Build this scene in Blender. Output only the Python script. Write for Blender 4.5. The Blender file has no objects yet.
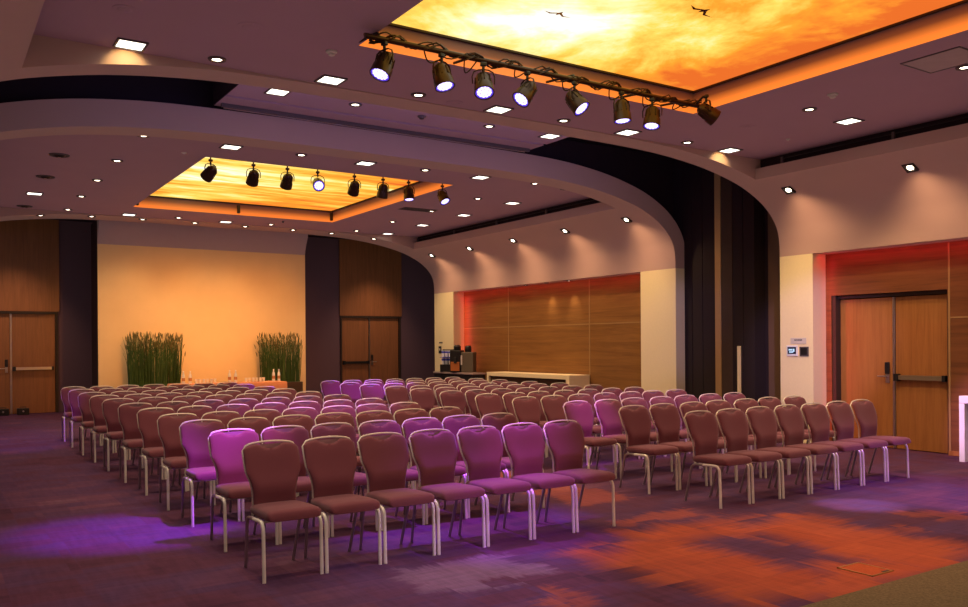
import bpy, bmesh, math, random
from mathutils import Vector, Matrix
random.seed(7)
PI = math.pi
scn = bpy.context.scene
COL = scn.collection

# ------------------------------------------------------------------ materials
class NT:
    def __init__(s, name):
        s.m = bpy.data.materials.new(name); s.m.use_nodes = True
        s.t = s.m.node_tree; s.t.nodes.clear()
        s.out = s.n('ShaderNodeOutputMaterial')
    def n(s, typ, **kw):
        nd = s.t.nodes.new(typ)
        for k, v in kw.items():
            if k.startswith('i_'):
                key = k[2:]
                nd.inputs[int(key) if key.isdigit() else key.replace('_', ' ')].default_value = v
            else: setattr(nd, k, v)
        return nd
    def l(s, a, b): s.t.links.new(a, b)
    def math(s, op, a, b=None, clamp=False):
        nd = s.n('ShaderNodeMath', operation=op, use_clamp=clamp)
        for i, v in enumerate((a, b)):
            if v is None: continue
            if isinstance(v, (int, float)): nd.inputs[i].default_value = v
            else: s.l(v, nd.inputs[i])
        return nd.outputs[0]
    def ramp(s, fac, stops, interp='LINEAR'):
        r = s.n('ShaderNodeValToRGB'); r.color_ramp.interpolation = interp
        e = r.color_ramp.elements
        while len(e) < len(stops): e.new(0.5)
        for el, (p, c) in zip(e, stops):
            el.position = p; el.color = (*c, 1)
        s.l(fac, r.inputs[0]); return r.outputs[0]
    def mix(s, fac, a, b):
        nd = s.n('ShaderNodeMix', data_type='RGBA')
        for sock, v in ((nd.inputs[0], fac), (nd.inputs[6], a), (nd.inputs[7], b)):
            if isinstance(v, (int, float)): sock.default_value = v
            elif isinstance(v, tuple): sock.default_value = (*v, 1)
            else: s.l(v, sock)
        return nd.outputs[2]
    def coord(s, scale=(1, 1, 1), kind='Object', loc=(0, 0, 0)):
        tc = s.n('ShaderNodeTexCoord'); mp = s.n('ShaderNodeMapping')
        mp.inputs['Scale'].default_value = scale; mp.inputs['Location'].default_value = loc
        s.l(tc.outputs[kind], mp.inputs[0]); return mp.outputs[0]
    def noise(s, vec, scale, detail=4, rough=.55, dist=0):
        nd = s.n('ShaderNodeTexNoise'); nd.inputs['Scale'].default_value = scale
        nd.inputs['Detail'].default_value = detail; nd.inputs['Roughness'].default_value = rough
        nd.inputs['Distortion'].default_value = dist
        s.l(vec, nd.inputs['Vector']); return nd.outputs['Fac']
    def bsdf(s, color, rough=.6, metal=0, spec=.5, bump=None, bstr=.1, bdist=.01, sheen=0, emit=None, estr=0):
        b = s.n('ShaderNodeBsdfPrincipled')
        if isinstance(color, tuple): b.inputs['Base Color'].default_value = (*color, 1)
        else: s.l(color, b.inputs['Base Color'])
        if isinstance(rough, (int, float)): b.inputs['Roughness'].default_value = rough
        else: s.l(rough, b.inputs['Roughness'])
        b.inputs['Metallic'].default_value = metal
        b.inputs['Specular IOR Level'].default_value = spec
        if sheen: b.inputs['Sheen Weight'].default_value = sheen
        if emit is not None:
            b.inputs['Emission Color'].default_value = (*emit, 1); b.inputs['Emission Strength'].default_value = estr
        if bump is not None:
            bp = s.n('ShaderNodeBump'); bp.inputs['Strength'].default_value = bstr; bp.inputs['Distance'].default_value = bdist
            s.l(bump, bp.inputs['Height']); s.l(bp.outputs[0], b.inputs['Normal'])
        s.l(b.outputs[0], s.out.inputs[0]); return b

def mat(name, color, rough=.6, metal=0, spec=.5, vary=.12, scale=6, bstr=.0, **kw):
    t = NT(name); v = t.coord(); f = t.noise(v, scale)
    c = t.mix(f, tuple(x*(1-vary) for x in color), tuple(min(1, x*(1+vary)) for x in color))
    t.bsdf(c, rough, metal, spec, bump=f if bstr else None, bstr=bstr, **kw); return t.m

def emis(name, color, strength):
    t = NT(name); e = t.n('ShaderNodeEmission'); e.inputs[0].default_value = (*color, 1); e.inputs[1].default_value = strength
    t.l(e.outputs[0], t.out.inputs[0]); return t.m

def wood(name, c1, c2, axis='Y', scale=1.0, rough=.45):
    t = NT(name)
    sc = {'Y': (9, .45, 9), 'Z': (9, 9, .5), 'X': (.45, 9, 9)}[axis]
    v = t.coord(tuple(x*scale for x in sc))
    a = t.noise(v, 1.6, 7, .65, .8); b = t.noise(v, 9, 3, .6)
    f = t.math('ADD', t.math('MULTIPLY', a, .8), t.math('MULTIPLY', b, .25))
    c = t.ramp(f, [(.32, c1), (.5, tuple((x+y)/2 for x, y in zip(c1, c2))), (.72, c2)])
    t.bsdf(c, rough, bump=f, bstr=.08); return t.m

def fabric(name, c):
    t = NT(name); v = t.coord()
    w = t.noise(v, 260, 2, .6); b = t.noise(v, 5, 3)
    col = t.mix(t.math('MULTIPLY', w, .8), tuple(x*.72 for x in c), tuple(min(1, x*1.3) for x in c))
    col = t.mix(t.math('MULTIPLY', b, .3), col, tuple(x*.7 for x in c))
    t.bsdf(col, .85, spec=.25, bump=w, bstr=.15, bdist=.002, sheen=.15); return t.m

def carpet():
    t = NT('patterned_carpet')
    tc = t.n('ShaderNodeTexCoord'); P = tc.outputs['Object']
    # wobble the coordinates a little, then snap them to carpet tiles
    def snapped(sx, sy, off):
        mp = t.n('ShaderNodeMapping'); mp.inputs['Location'].default_value = (off, off*.7, 0); t.l(P, mp.inputs[0])
        sn = t.n('ShaderNodeVectorMath', operation='SNAP'); sn.inputs[1].default_value = (sx, sy, 1); t.l(mp.outputs[0], sn.inputs[0])
        return sn.outputs[0]
    def white(vec):
        w = t.n('ShaderNodeTexWhiteNoise', noise_dimensions='2D'); t.l(vec, w.inputs['Vector']); return w.outputs['Value']
    s1, s2, s3 = snapped(.5, .25, .13), snapped(.25, .5, .31), snapped(1.0, .5, .05)
    w1, w2, w3 = white(s1), white(s2), white(s3)
    big = t.noise(P, .55, 3, .6)
    streak_v = t.n('ShaderNodeMapping'); streak_v.inputs['Scale'].default_value = (14, 1.6, 1); t.l(P, streak_v.inputs[0])
    streak = t.noise(streak_v.outputs[0], 1.5, 6, .7)
    streak2_v = t.n('ShaderNodeMapping'); streak2_v.inputs['Scale'].default_value = (1.3, 12, 1); t.l(P, streak2_v.inputs[0])
    streak2 = t.noise(streak2_v.outputs[0], 1.5, 6, .7)
    fine = t.noise(P, 120, 3, .7)
    k = t.math('ADD', t.math('MULTIPLY', w1, .13), t.math('MULTIPLY', w2, .12))
    k = t.math('ADD', k, t.math('MULTIPLY', w3, .11))
    k = t.math('ADD', k, t.math('MULTIPLY', big, .74))
    base = t.ramp(k, [(.3, (.062, .024, .055)), (.45, (.13, .042, .082)), (.58, (.11, .048, .12)), (.72, (.18, .062, .115)), (.86, (.25, .13, .20))])
    # orange area: union of tile rectangles with frayed edges
    sep = t.n('ShaderNodeSeparateXYZ'); 
    fray = t.math('MULTIPLY', t.math('SUBTRACT', streak2, .5), .55)
    fray2 = t.math('MULTIPLY', t.math('SUBTRACT', streak, .5), .45)
    blk = t.math('MULTIPLY', t.math('SUBTRACT', w1, .5), .2)
    t.l(P, sep.inputs[0])
    X = t.math('ADD', t.math('ADD', sep.outputs[0], fray), blk)
    Y = t.math('ADD', t.math('ADD', sep.outputs[1], fray2), t.math('MULTIPLY', t.math('SUBTRACT', w2, .5), .3))
    def box(x0, x1, y0, y1, soft=.34):
        def edge(v, a, sgn):
            d = t.math('SUBTRACT', v, a) if sgn > 0 else t.math('SUBTRACT', a, v)
            return t.math('ADD', t.math('DIVIDE', d, soft), .5, clamp=True)
        a = t.math('MINIMUM', edge(X, x0, 1), edge(X, x1, -1)); b = t.math('MINIMUM', edge(Y, y0, 1), edge(Y, y1, -1))
        return t.math('MINIMUM', a, b)
    o = box(4.25, 5.25, 3.45, 5.2)
    for r in ((4.9, 6.15, 3.3, 3.85), (5.95, 6.95, 3.35, 5.2), (5.0, 6.2, 5.0, 5.45)):
        o = t.math('MAXIMUM', o, box(*r))
    o2 = box(7.05, 7.3, 4.15, 4.35, .08)
    for r in ((7.7, 8.3, 4.25, 4.55), (3.35, 3.6, 4.15, 4.45), (2.95, 3.1, 4.0, 4.2), (5.3, 6.3, 5.7, 6.0), (5.55, 6.3, 6.6, 9.5)):
        o2 = t.math('MAXIMUM', o2, box(*r, .1))
    o = t.math('MAXIMUM', o, t.math('MULTIPLY', o2, .5))
    orange = t.mix(t.math('ADD', t.math('MULTIPLY', streak2, .6), t.math('MULTIPLY', w1, .4)), (.36, .070, .038), (.64, .145, .055))
    o = t.math('MULTIPLY', o, t.math('ADD', .62, t.math('MULTIPLY', big, .7)), clamp=True)
    c = t.mix(o, base, orange)
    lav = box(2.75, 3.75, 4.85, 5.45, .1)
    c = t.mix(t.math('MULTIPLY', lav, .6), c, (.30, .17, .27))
    c = t.mix(t.math('MULTIPLY', t.math('SUBTRACT', t.math('ADD', streak, streak2), .85), .9, clamp=True), c, (.03, .012, .025))
    c = t.mix(t.math('MULTIPLY', fine, .4), c, (.03, .015, .022))
    t.bsdf(c, .95, spec=.1, bump=fine, bstr=.4, bdist=.004); return t.m

def sky_panel(name, ctr, stretch, bias, shift=0, gain=1.0, power=1.15):
    """backlit printed cloud film: yellow-white core drifting to orange"""
    t = NT(name); P = t.coord()
    mp = t.n('ShaderNodeMapping'); mp.inputs['Scale'].default_value = stretch; t.l(P, mp.inputs[0])
    a = t.noise(mp.outputs[0], .8, 7, .62, .6); b = t.noise(mp.outputs[0], 3.2, 5, .6, .3)
    d = t.n('ShaderNodeVectorMath', operation='DISTANCE'); t.l(P, d.inputs[0]); d.inputs[1].default_value = ctr
    g = t.math('ADD', t.math('MULTIPLY', d.outputs['Value'], bias), shift)
    f = t.math('ADD', t.math('ADD', t.math('MULTIPLY', t.math('SUBTRACT', a, .5), .75*gain), t.math('MULTIPLY', t.math('SUBTRACT', b, .5), .25*gain)), t.math('ADD', g, .5))
    c = t.ramp(f, [(.42, (1.0, .97, .84)), (.53, (1.0, .86, .40)), (.66, (1.0, .64, .11)), (.80, (.95, .34, .03)), (.99, (.72, .14, .02))])
    e = t.n('ShaderNodeEmission'); t.l(c, e.inputs[0]); e.inputs[1].default_value = power
    t.l(e.outputs[0], t.out.inputs[0]); return t.m

M = {}
M['ceil'] = mat('mauve_ceiling_plaster', (.43, .25, .29), .8, vary=.04, scale=2)
M['cove'] = mat('curved_wall_plaster', (.52, .33, .28), .75, vary=.04, scale=1.5)
M['cream'] = mat('cream_wallcovering', (.86, .68, .40), .8, vary=.05, scale=30)
M['dark'] = mat('black_plum_paint', (.022, .011, .015), .8)
M['plum'] = mat('plum_fabric_wall', (.13, .07, .085), .9, scale=40)
M['tan'] = mat('tan_pocket_wall', (.16, .085, .05), .7)
M['beige'] = mat('beige_stage_wall', (.72, .50, .26), .85, vary=.05, scale=3)
M['bulk'] = mat('mauve_bulkhead', (.42, .30, .30), .85, vary=.04)
M['woodH'] = wood('veneer_horizontal_grain', (.15, .058, .015), (.31, .14, .036), 'Y', .7)
M['woodA'] = wood('reddish_veneer_horizontal', (.095, .030, .010), (.22, .080, .026), 'Y', .7)
M['woodD'] = wood('door_veneer_side', (.25, .088, .022), (.41, .16, .042), 'Z')
M['woodB'] = wood('door_veneer_back', (.20, .075, .028), (.33, .125, .048), 'Z')
M['frame'] = mat('dark_door_frame', (.035, .02, .014), .6)
M['steel'] = mat('brushed_steel', (.62, .58, .55), .35, 1)
M['blackmetal'] = mat('black_metal', (.018, .016, .016), .45, spec=.5)
M['lampmetal'] = mat('black_lamp_housing', (.06, .032, .018), .32, .6)
M['gold'] = mat('champagne_metal_tube', (.88, .78, .66), .4, .3)
M['legm'] = mat('champagne_leg_tube', (.88, .80, .70), .42, .2)
M['rearleg'] = mat('grey_rear_leg_tube', (.42, .37, .37), .35, .75)
M['fab'] = fabric('burgundy_upholstery', (.185, .049, .064))
M['carpet'] = carpet()
M['carpet2'] = mat('olive_brown_carpet', (.15, .11, .06), .95, spec=.1, vary=.6, scale=60, bstr=.5)
M['bulb'] = emis('warm_lamp_glow', (1, .86, .62), 9)
M['sq'] = emis('square_diffuser_glow', (1, .93, .78), 3.2)
M['led'] = emis('lavender_led_glow', (.66, .55, 1.0), 2.2)
M['ledface'] = emis('violet_led_face', (.40, .28, 1.0), 1.0)
M['ledrim'] = emis('violet_led_rim', (.12, .05, .8), .9)
M['trimring'] = mat('grey_light_trim', (.10, .075, .075), .5)
M['white'] = mat('white_lacquer', (.82, .78, .80), .4)
M['glass'] = None
t = NT('clear_glass'); g = t.n('ShaderNodeBsdfPrincipled'); g.inputs['Base Color'].default_value = (.95, .97, 1, 1)
g.inputs['Roughness'].default_value = .05; g.inputs['Transmission Weight'].default_value = .9; g.inputs['IOR'].default_value = 1.3
t.l(g.outputs[0], t.out.inputs[0]); M['glass'] = t.m
M['cloth'] = mat('pale_table_cloth', (.72, .28, .13), .9)
M['grass'] = mat('grass_green', (.040, .085, .018), .7, vary=.5, scale=4)
M['stem'] = mat('grass_tip_brown', (.13, .10, .03), .8, vary=.4)
M['darkwood'] = wood('dark_stained_wood', (.03, .015, .008), (.07, .035, .018), 'X')
M['cup'] = mat('cream_paper_cups', (.92, .86, .8), .6)
M['blue'] = mat('blue_cup_band', (.10, .10, .55), .5)
M['copper'] = mat('orange_machine_panel', (.45, .13, .03), .5)
M['lcd'] = emis('screen_glow', (.12, .32, .75), .8)
M['lcd2'] = emis('screen_text_glow', (.55, .75, 1.0), .9)
M['black'] = mat('black_plastic', (.012, .011, .012), .4)
M['offwhite'] = mat('off_white_plastic', (.62, .52, .45), .6)
M['speaker'] = mat('grey_grille', (.16, .11, .115), .7)

# coffer side: orange LED light on it painted as emission, fading upward
def painted_cove_glow(name, z0, z1, c):
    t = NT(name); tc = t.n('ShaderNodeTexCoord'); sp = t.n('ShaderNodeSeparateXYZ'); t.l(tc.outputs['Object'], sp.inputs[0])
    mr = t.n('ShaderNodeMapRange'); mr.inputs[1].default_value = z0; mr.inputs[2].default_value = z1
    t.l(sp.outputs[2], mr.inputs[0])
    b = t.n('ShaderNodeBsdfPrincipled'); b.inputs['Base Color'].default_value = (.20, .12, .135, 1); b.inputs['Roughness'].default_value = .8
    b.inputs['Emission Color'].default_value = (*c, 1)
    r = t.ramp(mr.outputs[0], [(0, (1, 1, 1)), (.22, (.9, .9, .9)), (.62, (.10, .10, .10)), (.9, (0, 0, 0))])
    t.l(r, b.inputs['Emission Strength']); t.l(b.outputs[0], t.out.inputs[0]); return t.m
M['glowA'] = painted_cove_glow('orange_painted_glow', 4.53, 4.80, (1.0, .22, .018))
M['glowB'] = painted_cove_glow('amber_painted_glow', 4.53, 4.79, (.85, .18, .015))

# ------------------------------------------------------------------ mesh helpers
class MB:
    def __init__(s): s.bm = bmesh.new()
    def box(s, x0, x1, y0, y1, z0, z1, bevel=0, seg=2):
        r = bmesh.ops.create_cube(s.bm, size=1)['verts']
        for v in r:
            v.co = Vector(((x0+x1)/2+v.co.x*(x1-x0), (y0+y1)/2+v.co.y*(y1-y0), (z0+z1)/2+v.co.z*(z1-z0)))
        if bevel:
            ed = list({e for v in r for e in v.link_edges})
            bmesh.ops.bevel(s.bm, geom=ed, offset=bevel, segments=seg, affect='EDGES', profile=.5)
        return s
    def quad(s, *pts):
        s.bm.faces.new([s.bm.verts.new(p) for p in pts]); return s
    def prism(s, poly, d0, d1, axis='Y'):
        """poly in the two other axes, extruded from d0 to d1"""
        def P(a, b, d): return {'Y': (a, d, b), 'X': (d, a, b), 'Z': (a, b, d)}[axis]
        A = [s.bm.verts.new(P(a, b, d0)) for a, b in poly]; B = [s.bm.verts.new(P(a, b, d1)) for a, b in poly]
        n = len(poly); s.bm.faces.new(A); s.bm.faces.new(B[::-1])
        for i in range(n): s.bm.faces.new((A[i], B[i], B[(i+1) % n], A[(i+1) % n]))
        return s
    def lathe(s, prof, c=(0, 0, 0), n=20, cap=True):
        rings = []
        for r, z in prof:
            rings.append([s.bm.verts.new((c[0]+r*math.cos(2*PI*i/n), c[1]+r*math.sin(2*PI*i/n), c[2]+z)) for i in range(n)])
        for a, b in zip(rings, rings[1:]):
            for i in range(n): s.bm.faces.new((a[i], a[(i+1) % n], b[(i+1) % n], b[i]))
        if cap: s.bm.faces.new(rings[0][::-1]); s.bm.faces.new(rings[-1])
        return s
    def tube(s, pts, r, n=8, cap=True, flat=1.0):
        pts = [Vector(p) for p in pts]; rings = []; prev = None
        for i, p in enumerate(pts):
            d = (pts[min(i+1, len(pts)-1)]-pts[max(i-1, 0)]).normalized()
            if prev is None:
                u = d.cross(Vector((0, 0, 1)) if abs(d.z) < .9 else Vector((1, 0, 0))).normalized()
            else:
                u = (prev-d*prev.dot(d)).normalized()
            prev = u; w = d.cross(u)
            rr = r[i] if isinstance(r, (list, tuple)) else r
            rings.append([s.bm.verts.new(p+u*rr*math.cos(2*PI*k/n)+w*rr*flat*math.sin(2*PI*k/n)) for k in range(n)])
        for a, b in zip(rings, rings[1:]):
            for i in range(n): s.bm.faces.new((a[i], a[(i+1) % n], b[(i+1) % n], b[i]))
        if cap: s.bm.faces.new(rings[0][::-1]); s.bm.faces.new(rings[-1])
        return s
    def grid(s, rows, closed=False):
        V = [[s.bm.verts.new(p) for p in r] for r in rows]
        for a, b in zip(V, V[1:]):
            n = len(a)
            for i in range(n if closed else n-1): s.bm.faces.new((a[i], a[(i+1) % n], b[(i+1) % n], b[i]))
        return V
    def build(s, name, m, parent=None, smooth=False, angle=40):
        bmesh.ops.recalc_face_normals(s.bm, faces=s.bm.faces)
        me = bpy.data.meshes.new(name); 
        if smooth:
            for f in s.bm.faces: f.smooth = True
            lim = math.radians(angle)
            for e in s.bm.edges:
                if len(e.link_faces) == 2 and e.calc_face_angle(0) > lim: e.smooth = False
        s.bm.to_mesh(me); s.bm.free()
        for mm in (m if isinstance(m, (list, tuple)) else [m]): me.materials.append(mm)
        o = bpy.data.objects.new(name, me); COL.objects.link(o)
        if parent is not None: o.parent = parent
        return o

def catmull(pts, n=6):
    P = [Vector(p) for p in pts]; P = [2*P[0]-P[1]]+P+[2*P[-1]-P[-2]]; out = []
    for i in range(1, len(P)-2):
        for k in range(n):
            t = k/n; a, b, c, d = P[i-1:i+3]
            out.append(.5*((2*b)+(c-a)*t+(2*a-5*b+4*c-d)*t*t+(3*b-a-3*c+d)*t**3))
    out.append(P[-2]); return out

def thing(name, label, cat, loc=(0, 0, 0), rz=0, group=None):
    o = bpy.data.objects.new(name, None); COL.objects.link(o); o.empty_display_size = .1
    o.location = loc; o.rotation_euler = (0, 0, rz); o['label'] = label; o['category'] = cat
    if group: o['group'] = group
    return o
def tag(o, label, cat, group=None):
    o['label'] = label; o['category'] = cat
    if group: o['group'] = group
    return o
def struct(mb, name, m, parent=None, **k):
    o = mb.build(name, m, parent, **k)
    if parent is None: o['kind'] = 'structure'
    return o
def copy_tree(o, parent=None):
    c = o.copy(); COL.objects.link(c)
    if parent is not None: c.parent = parent
    for ch in list(o.children): copy_tree(ch, c)
    return c
ORD = ['first', 'second', 'third', 'fourth', 'fifth', 'sixth', 'seventh', 'eighth', 'ninth', 'tenth', 'eleventh', 'twelfth']
def nth_left(i, n):
    if i == 0: return 'leftmost'
    if i == n-1: return 'rightmost'
    return ORD[i]+' from the left'

# ------------------------------------------------------------------ room constants (metres; +Y runs down the hall)
CX = 5.8
XR, XW = 11.96, 12.3           # pilaster face and recessed wood wall on the right
def mir(x): return 2*CX-x
ZC = 4.53                      # ceiling field
prof_r = [(11.96, 3.08), (11.955, 3.25), (11.93, 3.42), (11.88, 3.56), (11.79, 3.69), (11.66, 3.82), (11.42, 3.98), (11.01, 4.16), (10.53, 4.29), (9.93, 4.40), (9.14, 4.48), (8.3, 4.51), (7.2, 4.52)]
PR = [(p[0], p[1]) for p in catmull([(a, b, 0) for a, b in prof_r], 4)]
PL = [(mir(x), z) for x, z in PR]
ARCH = PR + PL[::-1]           # right foot to left foot
def arch_z(x):
    x = x if x > CX else mir(x)
    for (x0, z0), (x1, z1) in zip(PR, PR[1:]):
        if x1 <= x <= x0: return z0+(z1-z0)*(x0-x)/(x0-x1+1e-9)
    return 4.52
YN = -2.0                      # near end of the hall
YA0, YA1 = 8.8, 9.185            # arch ring of the near bay
YB0, YB1 = 11.56, 12.05         # arch ring of the far bay, near side
YE0, YE1 = 20.0, 20.8         # arch ring of the far bay, far side
YBK = 23.8

# floor
struct(MB().box(-1.6, 14.6, YN-.2, 24.2, -.1, 0), 'floor', M['carpet'])
o = MB().box(-.3, 12.2, YN+.02, 3.34, 0.0005, .006).build('floor.001', M['carpet2']); o['kind'] = 'structure'

# arch rings
def ring(name, y0, y1, outer=None):
    if outer is None:
        poly = ARCH+[(mir(12.5), 3.08), (mir(12.5), 5.4), (12.5, 5.4), (12.5, 3.08)]
        return struct(MB().prism(poly, y0, y1), name, M['cove'], smooth=True, angle=30)
    mb = MB(); inn = ARCH; n = len(inn)
    kx = (XR-CX+outer[0])/(XR-CX); kz = (4.52-3.08+outer[1])/(4.52-3.08)
    out = [(CX+(x-CX)*kx, 3.08+(z-3.08)*kz) for x, z in inn]
    A = [mb.bm.verts.new((x, y0, z)) for x, z in inn]; B = [mb.bm.verts.new((x, y0, z)) for x, z in out]
    C = [mb.bm.verts.new((x, y1, z)) for x, z in inn]; D = [mb.bm.verts.new((x, y1, z)) for x, z in out]
    for i in range(n-1):
        for a, b in ((A, B), (C, A), (D, C), (B, D)):
            mb.bm.faces.new((a[i], a[i+1], b[i+1], b[i]))
    mb.bm.faces.new((A[0], B[0], D[0], C[0])); mb.bm.faces.new((A[-1], C[-1], D[-1], B[-1]))
    return struct(mb, name, M['cove'], smooth=True, angle=30)
ring('trim_1', YA0, YA1)
ring('trim_2', YB0, YB1, (.29, .345))
kx = (XR-CX+.29)/(XR-CX); kz = (4.52-3.08+.345)/(4.52-3.08)
outp = [(CX+(x-CX)*kx, 3.08+(z-3.08)*kz) for x, z in ARCH]
for half in (outp[:len(PR)], outp[len(PR):]):
    ex = 14.6 if half[0][0] > CX else -1.6
    pts = half if ex > 0 else half[::-1]
    struct(MB().prism(pts+[(CX, 5.3), (ex, 5.3), (ex, 3.08)], 11.9, 11.94), 'wall_back', M['dark'])
ring('trim_3', YE0, YE1)
# near end ring behind the camera
ring('trim_4', YN, YN+.4)

# curved side walls of both bays, with pilasters and wood recesses
XT = 10.87
curve = [(x, z) for x, z in PR if x >= XT]+[(XT, 4.20)]
def side(y0, y1, flip, name):
    poly = curve+[(XT, 4.37), (12.5, 4.37), (12.5, 3.08)]
    if flip: poly = [(mir(x), z) for x, z in poly]
    return struct(MB().prism(poly, y0, y1), name, M['cove'], smooth=True, angle=30)
side(YN+.4, YA0, False, 'wall_right'); side(YB1, YE0, False, 'wall_right.001')
side(YN+.4, YA0, True, 'wall_left'); side(YB1, YE0, True, 'wall_left.001')
def fx(f, a, b): return (a, b) if not f else (mir(b), mir(a))
# pilasters (cream); a recess lies between each pair
REC_A = (YN+.6, 8.555); REC_B = (12.515, 19.77)
k = 0
for f in (False, True):
    sd = 'left' if f else 'right'
    x0, x1 = fx(f, XR, 12.5)
    for y0, y1 in ((REC_A[1], YA1), (YN, REC_A[0]), (YB0, REC_B[0]), (REC_B[1], YE1)):
        a0, a1 = (x0, x1) if y0 != YB0 else fx(f, XR, 12.25)
        struct(MB().box(a0, a1, y0, y1, 0, 3.08), 'wall_%s' % sd, M['cream'])
    w0, w1 = fx(f, XW, 12.5)
    # wood wall, bay A: opening for the door pair on the right side
    mb = MB()
    if not f:
        mb.box(w0, w1, 8.455, REC_A[1], 0, 3.08); mb.box(w0, w1, REC_A[0], 6.575, 0, 3.08); mb.box(w0, w1, 6.575, 8.455, 2.40, 3.08)
    else: mb.box(w0, w1, *REC_A, 0, 3.08)
    struct(mb, 'wall_%s' % sd, M['woodA'])
    struct(MB().box(w0, w1, *REC_B, 0, 3.08), 'wall_%s' % sd, M['woodH'])
# panel joints in the wood: thin trim strips
jm = mat('light_joint_strip', (.34, .2, .08), .5)
for yy in (17.64, 14.49): struct(MB().box(XW-.006, XW, yy-.015, yy+.015, .02, 3.07), 'trim_5', jm)
struct(MB().box(XW-.006, XW, REC_B[0]+.01, REC_B[1]-.01, 2.07, 2.095), 'trim_6', jm)
struct(MB().box(XW-.006, XW, 6.535, 6.56, .02, 3.07), 'trim_7', jm)
struct(MB().box(XW-.006, XW, REC_A[0]+.02, 6.53, 1.98, 2.0), 'trim_7', jm)
struct(MB().box(XW-.012, XW, REC_A[0]+.01, 6.565, 0.006, .07), 'baseboard_right', M['woodD'])

# ceilings with openings for the backlit panels
OA = (3.48, 8.07, 2.0, 7.48); OB = (3.55, 7.95, 13.12, 18.6)
def ceiling(y0, y1, O, name):
    x0, x1 = mir(11.05), 11.05; mb = MB()
    mb.box(x0, O[0], y0, y1, ZC, ZC+.06); mb.box(O[1], x1, y0, y1, ZC, ZC+.06)
    mb.box(O[0], O[1], y0, O[2], ZC, ZC+.06); mb.box(O[0], O[1], O[3], y1, ZC, ZC+.06)
    return struct(mb, name, M['ceil'])
ceiling(YN+.4, YA0, OA, 'ceiling'); ceiling(YB1, YE0, OB, 'ceiling')
# black slot behind the ceiling edge, with slim air-diffuser blades
for f in (False, True):
    for y0, y1 in ((YN+.4, YA0), (YB1, YE0)):
        a, b = fx(f, 11.0, 11.05)
        struct(MB().box(a, b, y0, y1, 4.37, ZC), 'trim_8', M['dark'])
for (y0, y1) in ((1.2, 8.35), (12.4, 19.9)):
    t_ = thing('slot_air_diffuser', 'long black slot air vent above the %s curved right wall' % ('near' if y0 < 5 else 'far'), 'air vent', (10.95, (y0+y1)/2, 4.425), group=None)
    L = (y1-y0)/2
    MB().box(-.02, .0, -L, L, -.05, -.035).build('blade', M['blackmetal'], t_)
    MB().box(-.02, .0, -L, L, .03, .045).build('blade', M['blackmetal'], t_)
    mb = MB()
    for q in range(5): mb.box(-.022, .01, -L+q*L/2-.02, -L+q*L/2+.02, -.053, .06)
    mb.build('bracket', M['trimring'], t_)

# zone between the bays: raised strip of ceiling with the partition track, dark pockets either side
struct(MB().box(3.25, 8.45, YA1, 11.0, 4.90, 5.4), 'ceiling', M['ceil'])
struct(MB().box(3.25, 8.45, 11.08, 11.58, 4.90, 5.4), 'ceiling', M['ceil'])
struct(MB().box(3.25, 8.45, 11.0, 11.08, 4.99, 5.4), 'ceiling', M['dark'])
struct(MB().box(-1.6, 3.25, YA1, 12.4, 5.32, 5.4), 'ceiling', M['dark'])
struct(MB().box(8.45, 14.6, YA1, 12.4, 5.32, 5.4), 'ceiling', M['dark'])
struct(MB().box(3.25, 8.45, 11.58, 12.4, 5.32, 5.4), 'ceiling', M['dark'])
struct(MB().box(-1.6, 14.6, YB1+.02, 12.1, ZC+.1, 5.4), 'wall_back', M['dark'])
struct(MB().box(12.25, 14.6, YB0+.05, YB1, 0, 5.4), 'wall_back', M['dark'])
struct(MB().box(-1.6, mir(12.25), YB0+.05, YB1, 0, 5.4), 'wall_back', M['dark'])
for f in (False, True):
    a, b = fx(f, 12.5, 12.6)
    sd = 'left' if f else 'right'
    struct(MB().box(a, b, 9.85, 11.65, 0, 5.4), 'wall_%s' % sd, M['dark'])
    struct(MB().box(a, b, YA1, 9.85, 0, 5.4), 'wall_%s' % sd, M['tan'])
    struct(MB().box(a, b, YN, YA1, 3.0, 5.4), 'wall_%s' % sd, M['dark'])
    struct(MB().box(a, b, YB1, YE1, 0, 5.4), 'wall_%s' % sd, M['dark'])
    if f: struct(MB().box(a, b, YN, YA1, 0, 3.0), 'wall_%s' % sd, M['dark'])

for a, b in ((3.238, 3.249), (8.451, 8.462)): struct(MB().box(a, b, YA1+.001, 11.6, 4.901, 5.318), 'trim_9', M['dark'])
# metal track rail
tr = thing('partition_track', 'metal sliding-partition track along the gap between the two ceilings', 'track', (5.85, 11.42, 4.9))
MB().box(-2.55, 2.55, -.03, .03, -.045, 0).build('rail', M['trimring'], tr)
MB().tube([(-2.5, .055, -.03), (2.5, .055, -.03)], .022).build('lip', M['steel'], tr)

# folded partition in the right pocket
fp = thing('folded_partition', 'dark folded partition panels with gold edge strip stacked in right wall gap', 'partition', (12.3, 10.7, 0))
def ppanel(y0, y1, m, x0=-.1, n='panel'): return MB().box(x0, .18, y0, y1, 0.01, 5.2, .004, 1).build(n, m, fp)
pb = mat('brown_partition_face', (.055, .03, .02), .7); pk = mat('black_partition_face', (.018, .009, .011), .8)
ppanel(-.79, -.55, pk); ppanel(-.54, -.31, pk); ppanel(-.30, -.045, pb)
ppanel(-.04, .10, mat('gold_edge_strip', (.50, .30, .13), .45, .3), -.11, 'edge_strip')
ppanel(.105, .40, pk); ppanel(.41, .66, pk); ppanel(.67, .92, pk)
ps = thing('slim_post', 'slim cream post standing before the dark folded partition', 'post', (11.98, 10.07, 0))
MB().box(-.012, .012, -.035, .035, .012, 1.585, .004).build('shaft', M['cream'], ps)
MB().box(-.07, .07, -.07, .07, 0, .015, .004).build('base', M['blackmetal'], ps)

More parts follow.
